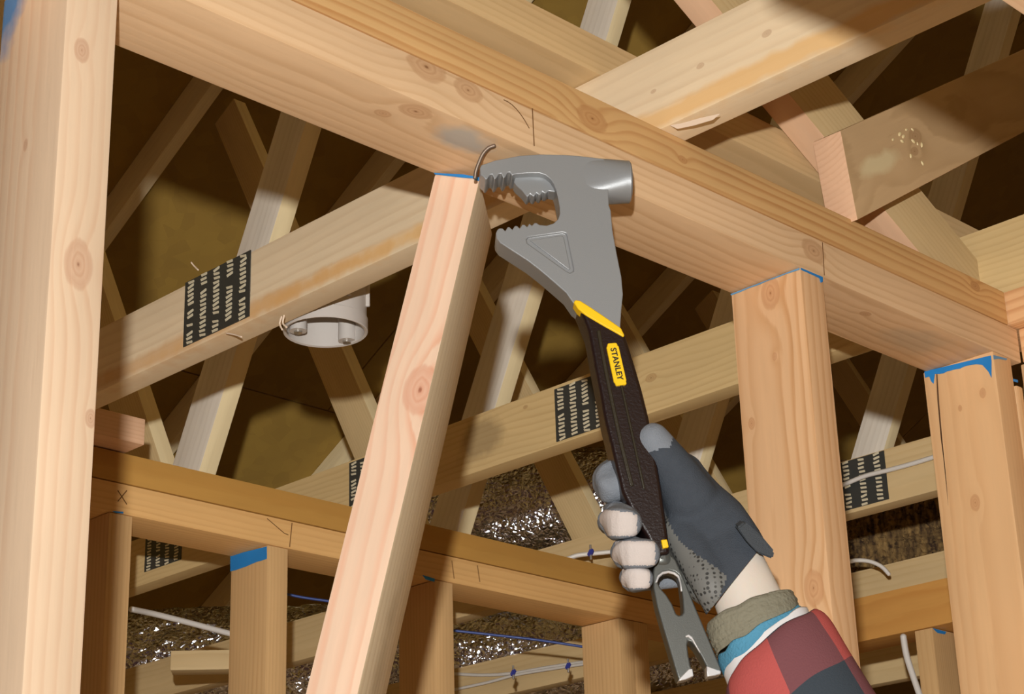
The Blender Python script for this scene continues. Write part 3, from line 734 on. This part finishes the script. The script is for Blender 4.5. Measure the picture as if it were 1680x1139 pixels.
headpts = [(103, 175), (112, 155), (200, 125), (350, 96), (480, 87), (620, 90), (720, 97), (800, 106), (880, 116), (905, 200), (905, 330), (908, 405), (920, 440), (922, 470), (930, 560), (955, 700), (985, 850), (995, 960), (985, 1060), (978, 1170), (990, 1225),
           (880, 1150), (760, 1075), (690, 1022), (640, 950), (560, 880), (480, 812), (400, 750), (310, 692), (230, 640), (207, 610), (203, 580), (213, 557), (228, 547),
           (246, 549), (262, 566), (276, 540), (290, 541), (306, 557), (322, 532), (336, 533), (352, 549), (368, 524), (384, 526), (398, 540), (412, 518), (428, 532), (444, 514), (458, 515), (475, 527), (520, 531), (562, 518), (590, 492), (602, 458),
           (601, 420), (592, 370), (580, 315), (565, 275), (545, 245), (512, 218), (474, 206), (410, 206), (330, 212), (316, 216), (303, 222), (290, 200), (276, 202), (262, 228), (250, 238), (236, 208), (221, 210), (206, 236), (194, 244), (181, 214), (166, 216), (150, 242), (138, 246), (126, 228), (108, 216)]
TH = .027
tri = [(392, 618), (405, 604), (618, 574), (640, 580), (647, 598), (688, 800), (686, 818), (664, 828), (640, 815), (398, 642)]
head = prism('head', c4(headpts), hz(TH), hz(0), M_hm, H, MH, .0017, 3, 35, holes=[(c4(tri), hz(.0016), hz(-.01))])
tin = [(414, 622), (615, 592), (628, 604), (668, 800), (655, 806)]
prism('raised_panel', c4(tin), hz(.003), hz(.0004), M_hm, H, MH, .0007, 2, 35)
inner = [(318, 236), (332, 256), (372, 292), (395, 322), (404, 331), (420, 312), (432, 322), (445, 328), (460, 305), (472, 318), (486, 318), (496, 297), (508, 308), (522, 306), (534, 292), (552, 296), (585, 300), (572, 240), (520, 195), (400, 190), (325, 200)]
prism('inner_teeth', c4(inner), hz(TH - .003), hz(.0075), M_hm, H, MH, .0008, 2, 35)
# striking poll: flat neck flaring to a round face
ax0, ay0 = hp(760 + 700 / 3.797, 230 + 250 / 3.797, TH / 2); fx, fy = hp(760 + 1042 / 3.797, 230 + 262 / 3.797, TH / 2)
top0 = hp(760 + 720 / 3.797, 230 + 98 / 3.797)[1]
secs = []
def hsec(lx, ly, ry, rz):
    return (MH @ Vector((lx, ly, hz(TH / 2))), ry, rz, MH.col[1].to_3d(), HZ)
R_f = .0182
for t, ry, rz, dy, sq_ in ((0, .0186, .0131, -.0006, .30), (.2, .0186, .0137, -.0006, .40), (.45, .0186, .0152, -.0006, .55), (.7, .0186, .0170, -.0004, .75), (.9, .0187, .0185, 0, 1), (.97, .0186, .0186, 0, 1), (1.0, .0168, .0168, 0, 1)):
    lx = ax0 + (fx - ax0) * t; ly = ay0 + (fy - ay0) * t + dy
    c_s = MH @ Vector((lx, ly, hz(TH / 2))); secs.append((c_s, ry, rz, sq_))
bm = bmesh.new(); rg_ = []; n_ = 40
for c_s, ry, rz, sq_ in secs:
    pw = lambda v: math.copysign(abs(v) ** sq_, v)
    rg_.append([bm.verts.new(c_s + MH.col[1].to_3d() * ry * pw(math.cos(2 * math.pi * i / n_)) + HZ * rz * pw(math.sin(2 * math.pi * i / n_))) for i in range(n_)])
for k in range(len(rg_) - 1):
    for i in range(n_): bm.faces.new((rg_[k][i], rg_[k][(i + 1) % n_], rg_[k + 1][(i + 1) % n_], rg_[k + 1][i]))
bm.faces.new(rg_[-1]); bm.faces.new(rg_[0][::-1]); bmesh.ops.recalc_face_normals(bm, faces=bm.faces); pb_ = bm
pol = link('poll', tomesh('poll', pb_), M_hm, H, None, 38)
# handle: rounded grip
GP = [(943, 497), (982, 520), (1024, 553), (1040, 604), (1052, 645), (1063, 689), (1074, 745), (1083, 800), (1090, 850), (1095, 886), (1098, 912), (1072, 916), (1060, 885), (1038, 850), (1019, 811), (1003, 743), (990, 690), (984, 654), (974, 604), (964, 548), (951, 514)]
prism('handle', [hp(x, y, .004) for x, y in GP], hz(TH + .004), hz(-.003), M_grip, H, MH, .009, 5, 40)
prism('trim_band', [hp(*p) for p in [(940.5, 499), (943, 495), (951, 496), (970, 508), (998, 527), (1018, 541), (1024, 553), (1022, 556), (1010, 549), (985, 535), (960, 520), (948, 510)]], hz(.009), hz(-.0042), M_yel, H, MH, .0012, 2)
# grip ridges
for a0, a1 in (((972, 532), (1036, 815)), ((990, 545), (1052, 800))):
    pass
def strip(name, pts, wd, mat, zt=-.0045):
    L = [hp(*p) for p in pts]; out = []; back = []
    for i, p in enumerate(L):
        q0 = L[max(i - 1, 0)]; q1 = L[min(i + 1, len(L) - 1)]; d = Vector((q1[0] - q0[0], q1[1] - q0[1])).normalized()
        out.append((p[0] - d.y * wd / 2, p[1] + d.x * wd / 2)); back.append((p[0] + d.y * wd / 2, p[1] - d.x * wd / 2))
    return prism(name, out + back[::-1], hz(.002), hz(zt), mat, H, MH, .0007, 2, 35)
strip('grip_ridge', [(981, 545), (993, 610), (1004, 665), (1018, 730), (1036, 800)], .0032, M_grip2)
strip('grip_ridge', [(1010, 640 - 40), (1022, 650), (1033, 700), (1046, 760), (1056, 805)], .0022, M_grip2)
lab = prism('badge', [hp(x, y) for x, y in ((996, 567.5), (998, 567), (1009, 566), (1011, 567), (1012.5, 571), (1014, 571.5), (1026.5, 627), (1026, 629), (1027, 633), (1025, 635), (1011, 636.5), (1009, 635), (1007.5, 631), (1006, 630), (994, 574), (995, 572))], hz(-.001), hz(-.0052), M_yel, H, MH, .0004, 1)
tc_ = bpy.data.curves.new('lettering', 'FONT'); tc_.body = 'STANLEY'; tc_.align_x = 'CENTER'; tc_.align_y = 'CENTER'; tc_.size = .0070; tc_.extrude = .0002; tc_.offset = .00018; tc_.space_character = 1.06
to = bpy.data.objects.new('lettering', tc_); C.objects.link(to)
me = bpy.data.meshes.new_from_object(to.evaluated_get(bpy.context.evaluated_depsgraph_get())); bpy.data.objects.remove(to)
q0 = Vector((*hp(1003.5, 571), 0)); q1 = Vector((*hp(1017.5, 631), 0)); dx = (q1 - q0)
wtx = max(v.co.x for v in me.vertices) - min(v.co.x for v in me.vertices); k = dx.length * .88 / wtx
base = MH @ Vector(((q0.x + q1.x) / 2, (q0.y + q1.y) / 2, hz(-.0054)))
xw = (MH.to_3x3() @ dx).normalized(); zw = HZ * SG; yw = zw.cross(xw)
Mt = Matrix(((xw[0], yw[0], zw[0], base[0]), (xw[1], yw[1], zw[1], base[1]), (xw[2], yw[2], zw[2], base[2]), (0, 0, 0, 1))) @ Matrix.Scale(k, 4)
me.transform(Matrix.Diagonal((1, 1.0, 1, 1)))
link('lettering', me, plain('black_lettering', (24, 20, 14), .6), lab, Mt)
# nail claw
c7 = lambda L, bk=.006: [hp(1000 + x / 4, 880 + y / 4, bk) for x, y in L]
claw = [(300, 140), (400, 130), (430, 160), (480, 270), (560, 470), (640, 660), (728, 872), (730, 900), (690, 912), (640, 918), (637, 870), (600, 795), (562, 735), (535, 700), (512, 692), (507, 720), (515, 790), (530, 860), (552, 915), (500, 940), (452, 950), (435, 900), (395, 760), (350, 610), (310, 470), (286, 350), (284, 240)]
hole = [(308, 300), (322, 262), (350, 238), (388, 230), (425, 240), (452, 262), (464, 300), (468, 340), (478, 420), (482, 505), (470, 522), (450, 526), (434, 515), (408, 450), (370, 390), (330, 345)]
cl = prism('nail_claw', c7(claw), hz(.021), hz(.003), M_claw, H, MH, .0016, 3, 35, holes=[(c7(hole), hz(.05), hz(-.05))])
rim_o = [(300, 300), (314, 256), (346, 230), (388, 222), (430, 232), (460, 256), (473, 300), (482, 360), (468, 362), (461, 302), (448, 268), (420, 248), (388, 240), (352, 248), (328, 268), (314, 304)]
prism('slot_rim', c7(rim_o, .001), hz(.004), hz(.0016), M_edge, H, MH, .0007, 2, 35)
hl = [(498, 652), (520, 642), (545, 660), (600, 760), (592, 765), (540, 680), (518, 662), (500, 664)]
prism('fork_rim', c7(hl, .002), hz(.005), hz(.0022), M_edge, H, MH, .0006, 2, 35)
for L in ([(452, 950), (462, 930), (520, 870), (545, 868), (553, 918), (500, 941)], [(637, 850), (700, 872), (732, 882), (731, 903), (690, 915), (640, 922)]):
    prism('ground_tip', c7(L, .002), hz(.014), hz(.0024), M_edge, H, MH, .0006, 2, 35)
prism('claw_tab', [hp(x, y) for x, y in ((1083, 889), (1093, 888), (1096, 901), (1086, 903))], hz(.006), hz(-.006), M_yel, H, MH, .0008, 2, 35)
prism('claw_neck', [hp(x, y, .004) for x, y in ((1068, 880), (1097, 886), (1103, 915), (1104, 930), (1074, 932), (1068, 910))], hz(.026), hz(.001), M_claw, H, MH, .006, 4, 40)

# bent nails by the jaw
M_nail = plain('bright_nail', (128, 112, 98), .45, .5)
for pts, lab_ in (([(811, 239), (801, 243), (792, 253), (786, 266), (781, 280), (779, 292)], 'bent nail sticking up where the jaw meets the stud top'), ([(756, 282), (768, 277), (780, 271)], 'short nail lying under the plate beside the blue stud top')):
    N_ = [cp(px, py, 1.615) for px, py in pts] if len(pts) > 3 else [cp(px, py, 1.70) for px, py in pts]
    curve_tube('nail', N_, .0016, M_nail, None, 10, label=lab_, cat='nail')

# ------------------------------------------------------------------ the person: gloved left hand, wrist and sleeve
def hd(px, py, back=TH / 2):                                  # depth of the hammer's middle plane at a picture point
    o = P0 - HN * back; d = ray(px, py); return (o - EYE).dot(HZ) / d.dot(HZ)
PE = tag(empty('person', cp(1290, 1100, 1.42)), 'gloved hand and plaid sleeved forearm gripping the hammer from lower right', 'person')
M_slate = plain('glove_slate_fabric', (66, 72, 80), .85, 0, .5, 900, .3, .12)
M_tip = plain('glove_grey_tip', (128, 134, 142), .8, 0, .5, 900, .3, .08)
M_pad = plain('glove_light_suede', (206, 196, 190), .9, 0, .3, 700, .2)
def palm_mat():
    m, t, b = mat_new('glove_textured_palm'); tc = t.nodes.new('ShaderNodeTexCoord'); v = t.nodes.new('ShaderNodeTexVoronoi'); v.inputs['Scale'].default_value = 260; v.inputs['Randomness'].default_value = .25
    mr = t.nodes.new('ShaderNodeMapRange'); mr.inputs['From Min'].default_value = .25; mr.inputs['From Max'].default_value = .4
    mx = t.nodes.new('ShaderNodeMix'); mx.data_type = 'RGBA'; mx.inputs[6].default_value = (*lin((50, 50, 48)), 1); mx.inputs[7].default_value = (*lin((112, 112, 108)), 1)
    bp = t.nodes.new('ShaderNodeBump'); bp.inputs['Strength'].default_value = .6; bp.inputs['Distance'].default_value = .001
    t.links.new(tc.outputs['Object'], v.inputs['Vector']); t.links.new(v.outputs['Distance'], mr.inputs[0]); t.links.new(mr.outputs[0], mx.inputs[0]); t.links.new(mx.outputs[2], b.inputs['Base Color'])
    t.links.new(mr.outputs[0], bp.inputs['Height']); t.links.new(bp.outputs[0], b.inputs['Normal']); b.inputs['Roughness'].default_value = .6
    return m
M_palm = palm_mat()
def tubes(parts, vox, name, smooth_it=6, sq=1.0, cut=None):
    bm = bmesh.new()
    for pts, flat in parts:
        P_ = [cp(x, y, d) for x, y, d, r in pts]; R_ = [r * d / F for x, y, d, r in pts]
        b2 = loft(tube_secs(P_, R_, flat), 24, True, sq); m2 = tomesh('t', b2); bm.from_mesh(m2); bpy.data.meshes.remove(m2)
    o = bpy.data.objects.new('tmp', tomesh('tmp', bm)); C.objects.link(o)
    r = o.modifiers.new('r', 'REMESH'); r.mode = 'VOXEL'; r.voxel_size = vox
    s_ = o.modifiers.new('s', 'SMOOTH'); s_.factor = .6; s_.iterations = smooth_it
    me = bpy.data.meshes.new_from_object(o.evaluated_get(bpy.context.evaluated_depsgraph_get())); bpy.data.objects.remove(o); me.name = name
    return me
h_ = lambda x, y, k=0.0: hd(x, y) + k
dq0 = hd(1230, 960)
palm = [([(1228, 950, h_(1228, 950, .0) - .005, 50), (1200, 905, h_(1200, 905) - .002, 58), (1165, 868, h_(1165, 868, .006), 66), (1135, 825, h_(1135, 825, .012), 56), (1115, 780, h_(1115, 780, .006), 42)], .62),
        ([(1135, 822, h_(1135, 822, .002), 46), (1108, 775, h_(1108, 775, -.004), 37), (1085, 742, h_(1085, 742, -.008), 32), (1069, 720, h_(1069, 720, -.010), 29)], .9),
        ([(1195, 965, h_(1195, 965, .002), 38), (1165, 950, h_(1165, 950, .008), 46), (1130, 900, h_(1130, 900, .018), 44), (1105, 855, h_(1105, 855, .024), 40)], .8),
        ([(1150, 860, h_(1150, 860, .03), 44), (1110, 840, h_(1110, 840, .045), 46), (1085, 900, h_(1085, 900, .045), 40)], 1)]
palm += [([(1200, 905, h_(1200, 905) - .004, 57), (1222, 955, dq0 - .012, 58), (1240, 1000, dq0 - .021, 62), (1256, 1045, dq0 - .030, 62)], .70)]
palm += [([(1112, 868, h_(1112, 868, .004), 28), (1146, 918, h_(1146, 918, -.008), 34), (1170, 962, dq0 - .020, 33), (1184, 1000, dq0 - .020, 28), (1192, 1030, dq0 - .02, 22)], .8)]
gm = tubes(palm, .0022, 'glove', 8)
ha, hb_ = cp(1244, 903, dq0), cp(1166, 1000, dq0); vd = (ha - EYE).normalized(); pn = (hb_ - ha).cross(vd).normalized()
if pn.dot(cp(1300, 1020, dq0) - ha) < 0: pn = -pn
gb = bmesh.new(); gb.from_mesh(gm); bmesh.ops.bisect_plane(gb, geom=gb.verts[:] + gb.edges[:] + gb.faces[:], plane_co=ha, plane_no=pn, clear_outer=True); gb.to_mesh(gm); gb.free()
def inpoly(x, y, poly):
    r = False; j = len(poly) - 1
    for i in range(len(poly)):
        xi, yi = poly[i]; xj, yj = poly[j]
        if (yi > y) != (yj > y) and x < (xj - xi) * (y - yi) / (yj - yi) + xi: r = not r
        j = i
    return r
tip_poly = [(1000, 660), (1120, 660), (1100, 733), (1078, 738), (1062, 745), (1052, 757), (1040, 760)]
palm_poly = [(1060, 815), (1085, 820), (1092, 845), (1104, 872), (1120, 893), (1150, 915), (1175, 932), (1192, 945), (1186, 965), (1178, 985), (1168, 1000), (1150, 1010), (1060, 960)]
for m in (M_slate, M_tip, M_palm): gm.materials.append(m)
for f in gm.polygons:
    f.use_smooth = True
    x, y = proj(f.center); f.material_index = 1 if inpoly(x, y, tip_poly) else 2 if inpoly(x, y, palm_poly) else 0
glove = link('glove', gm, None, PE)
fingers = [('index_finger', [(1095, 800, .040, 30), (1060, 784, .042, 31), (1024, 780, .030, 31), (1005, 788, .014, 30), (1006, 800, .004, 26)], M_tip, None),
           ('middle_finger', [(1100, 850, .045, 29), (1055, 848, .044, 29), (1018, 852, .032, 29), (1012, 855, .004, 28), (1020, 858, -.022, 27), (1032, 859, -.026, 24)], M_tip, M_pad),
           ('ring_finger', [(1120, 900, .045, 26), (1075, 902, .044, 26), (1038, 905, .030, 26), (1030, 907, .004, 25.5), (1038, 908, -.022, 25), (1062, 908, -.025, 23.5)], M_tip, M_pad),
           ('little_finger', [(1125, 940, .040, 22), (1080, 945, .040, 22), (1048, 947, .028, 22), (1040, 948, .004, 21.5), (1044, 949, -.016, 20.5), (1056, 950, -.019, 18)], M_tip, M_pad)]
for nm, pts, m1, m2 in fingers:
    fm = tubes([([(x, y, hd(x, y) + k, r) for x, y, k, r in pts], .95)], .0014, nm, 2, .5)
    for m in (m1, m2):
        if m: fm.materials.append(m)
    for f in fm.polygons:
        f.use_smooth = True
        if m2:
            x, y = proj(f.center); dp = (RW @ (f.center - EYE)).z - hd(x, y)
            ex, ey = pts[-2][0], pts[-2][1]
            edge = abs(y - ey) / pts[-2][3]; 
            f.material_index = 1 if dp < -.006 and edge < .80 and x < pts[-1][0] + pts[-1][3] * .55 - (6 if nm == 'middle_finger' and y < 845 else 0) and not (nm == 'middle_finger' and y < 836 + (x - 990) * .12) else 0
    link(nm, fm, None, glove)
# knuckle strap on the cuff
def rings(name, c_list, mat, parent, n=64, wav=0, seed=0, amp=0, thick=None, flat=.8, tilt=0):
    """open sleeve-like tube: list of (px, py, depth, radius_px); elliptical rings square to the arm"""
    P_ = [cp(x, y, d) for x, y, d, r in c_list]; A_ = (P_[-1] - P_[0]).normalized()
    U = A_.cross(f_).normalized(); V = U.cross(A_).normalized(); bm = bmesh.new(); RR = []
    lay = bm.loops.layers.uv.new('UVMap'); R = random.Random(seed)
    for k, ((x, y, d, r), c) in enumerate(zip(c_list, P_)):
        rad = r * d / F; row = []
        for i in range(n):
            a = 2 * math.pi * i / n; nn = U * math.cos(a) + V * math.sin(a) * flat
            w_ = 1 + amp * noise.noise(Vector((math.cos(a) * 1.5, math.sin(a) * 1.5, k * 1.1 + seed))) + wav * math.sin(k * 2.2)
            sh = A_ * (amp * .05 * noise.noise(Vector((math.cos(a) * 2, math.sin(a) * 2, seed + 5))))
            row.append(bm.verts.new(c + nn * rad * w_ + sh + A_ * (tilt * rad * nn.dot(-r_))))
        RR.append(row)
    LN = [(q_ - P_[0]).length / .1 for q_ in P_]
    for k in range(len(RR) - 1):
        for i in range(n):
            j = (i + 1) % n; f = bm.faces.new((RR[k][i], RR[k][j], RR[k + 1][j], RR[k + 1][i]))
            for lp, (a, b) in zip(f.loops, ((i, k), (i + 1, k), (i + 1, k + 1), (i, k + 1))): lp[lay].uv = (a / n, LN[b])
    bmesh.ops.recalc_face_normals(bm, faces=bm.faces)
    o = link(name, tomesh(name, bm), mat, parent, None, 180)
    if thick:
        sm = o.modifiers.new('s', 'SOLIDIFY'); sm.thickness = thick; sm.offset = -1
    ss = o.modifiers.new('ss', 'SUBSURF'); ss.levels = 1; ss.render_levels = 1
    return o
def seg(p0, p1, r0, r1, d0, d1, n):
    return [(p0[0] + (p1[0] - p0[0]) * i / (n - 1), p0[1] + (p1[1] - p0[1]) * i / (n - 1), d0 + (d1 - d0) * i / (n - 1), r0 + (r1 - r0) * i / (n - 1)) for i in range(n)]
dq = hd(1230, 960)
M_skin = plain('pale_skin', (216, 204, 190), .5, 0, .1, 300)
M_skin.node_tree.nodes['Principled BSDF'].inputs['Subsurface Weight'].default_value = .12
M_skin.node_tree.nodes['Principled BSDF'].inputs['Subsurface Scale'].default_value = .004
rings('forearm', seg((1196, 912), (1290, 1130), 50, 66, dq + .001, dq - .045, 9), M_skin, PE, flat=.66)
st = [cp(x, y, dq - .031 + k) for x, y, k in ((1209, 866, .006), (1222, 856, .014), (1250, 880, .016), (1271, 905, .018), (1268, 918, .016), (1243, 908, .004), (1226, 890, .002))]
bm = bmesh.new(); fr = [bm.verts.new(p_) for p_ in st]; bk = [bm.verts.new(p_ + f_.normalized() * .022) for p_ in st]
bm.faces.new(fr); bm.faces.new(bk[::-1])
for i in range(len(st)): bm.faces.new((fr[i], fr[(i + 1) % len(st)], bk[(i + 1) % len(st)], bk[i]))
bmesh.ops.recalc_face_normals(bm, faces=bm.faces); bmesh.ops.bevel(bm, geom=bm.edges[:], offset=.0015, segments=2, affect='EDGES')
link('wrist_strap', tomesh('wrist_strap', bm), plain('strap_grey', (82, 88, 94), .8, 0, .4, 900, .2), glove, None, 40)
stp = [(1212, 862), (1222, 856), (1250, 880), (1270, 906), (1268, 916), (1240, 914), (1228, 892)]
M_sock = plain('ribbed_grey_green_knit', (132, 128, 110), .9, 0, .9, 260, .2, .12)
rings('undersleeve', [(1228 + i * 1.25, 998 + i * 3.2, dq - .017 - i * .0008, 66 if i == 0 else 78 + (i % 2) * 2.2 - (i > 11) * 2 + (i < 3) * (i - 3)) for i in range(17)], M_sock, PE, amp=.05, seed=3, thick=.0015, flat=.72, tilt=.05)
M_shirt = plain('blue_shirt_cloth', (84, 146, 176), .85, 0, .6, 500, .2, .15)
rings('shirt_cuff', [(1243, 1036, dq - .026, 80), (1249, 1046, dq - .028, 83), (1256, 1062, dq - .031, 84), (1270, 1090, dq - .036, 84)], M_shirt, PE, amp=.09, seed=8, thick=.0012, flat=.78, tilt=.12)
rings('shirt_lining', [(1254, 1049, dq - .028, 84), (1262, 1068, dq - .032, 86), (1276, 1100, dq - .04, 86)], plain('white_lining', (226, 224, 224), .8), PE, amp=.05, seed=9, thick=.001, flat=.78, tilt=.30)
def plaid():
    m, t, b = mat_new('red_plaid_flannel'); tc = t.nodes.new('ShaderNodeTexCoord'); sx = t.nodes.new('ShaderNodeSeparateXYZ'); t.links.new(tc.outputs['UV'], sx.inputs[0])
    def band(i, per, off):
        a = t.nodes.new('ShaderNodeMath'); a.operation = 'MULTIPLY_ADD'; t.links.new(sx.outputs[i], a.inputs[0]); a.inputs[1].default_value = per; a.inputs[2].default_value = off
        f = t.nodes.new('ShaderNodeMath'); f.operation = 'FRACT'; t.links.new(a.outputs[0], f.inputs[0])
        r = t.nodes.new('ShaderNodeMapRange'); r.inputs['From Min'].default_value = .49; r.inputs['From Max'].default_value = .51; t.links.new(f.outputs[0], r.inputs[0]); return r.outputs[0]
    a, c = band(0, 3, .30), band(1, 1.02, -.02)
    s_ = t.nodes.new('ShaderNodeMath'); s_.operation = 'ADD'; t.links.new(a, s_.inputs[0]); t.links.new(c, s_.inputs[1])
    h = t.nodes.new('ShaderNodeMath'); h.operation = 'MULTIPLY'; h.inputs[1].default_value = .5; t.links.new(s_.outputs[0], h.inputs[0])
    r = t.nodes.new('ShaderNodeValToRGB'); r.color_ramp.interpolation = 'CONSTANT'; e = r.color_ramp.elements
    e[0].position = 0; e[0].color = (*lin((184, 88, 84)), 1); e[1].position = .4; e[1].color = (*lin((122, 76, 80)), 1); x = e.new(.9); x.color = (*lin((62, 70, 78)), 1)
    t.links.new(h.outputs[0], r.inputs[0]); t.links.new(r.outputs[0], b.inputs['Base Color']); b.inputs['Roughness'].default_value = .9; b.inputs['Specular IOR Level'].default_value = .2
    n = t.nodes.new('ShaderNodeTexNoise'); n.inputs['Scale'].default_value = 700; bp = t.nodes.new('ShaderNodeBump'); bp.inputs['Strength'].default_value = .4; bp.inputs['Distance'].default_value = .001
    t.links.new(tc.outputs['Object'], n.inputs['Vector']); t.links.new(n.outputs[0], bp.inputs['Height']); t.links.new(bp.outputs[0], b.inputs['Normal'])
    return m
rings('plaid_sleeve', [(1268, 1060, dq - .034, 88), (1269, 1063, dq - .035, 95), (1273, 1072, dq - .038, 101), (1280, 1090, dq - .045, 106), (1298, 1130, dq - .055, 112), (1320, 1180, dq - .068, 118), (1345, 1235, dq - .082, 126), (1375, 1300, dq - .10, 136)], plaid(), PE, amp=.05, seed=12, thick=.002, flat=.78, tilt=.34)

# ------------------------------------------------------------------ groups of repeats
for o in C.objects:
    if o.parent or 'category' not in o.keys(): continue
    c = o['category']; l = o['label']
    if c == 'stud': o['group'] = 'background wall studs' if 'background' in l else 'studs of the near wall'
    elif c == 'beam': o['group'] = 'background wall plates' if ('background' in l or 'orange plate' in l) else 'top plates of the near walls'
    else:
        g = {'roof truss': 'roof trusses', 'duct': 'foil ducts', 'staple': 'blue cable staples', 'nail': 'nails at the stud top', 'brace': 'braces above the wall plate', 'block': 'small offcuts'}.get(c)
        if c == 'cable': g = 'blue cables' if l.startswith('blue') else 'white cables'
        if g: o['group'] = g
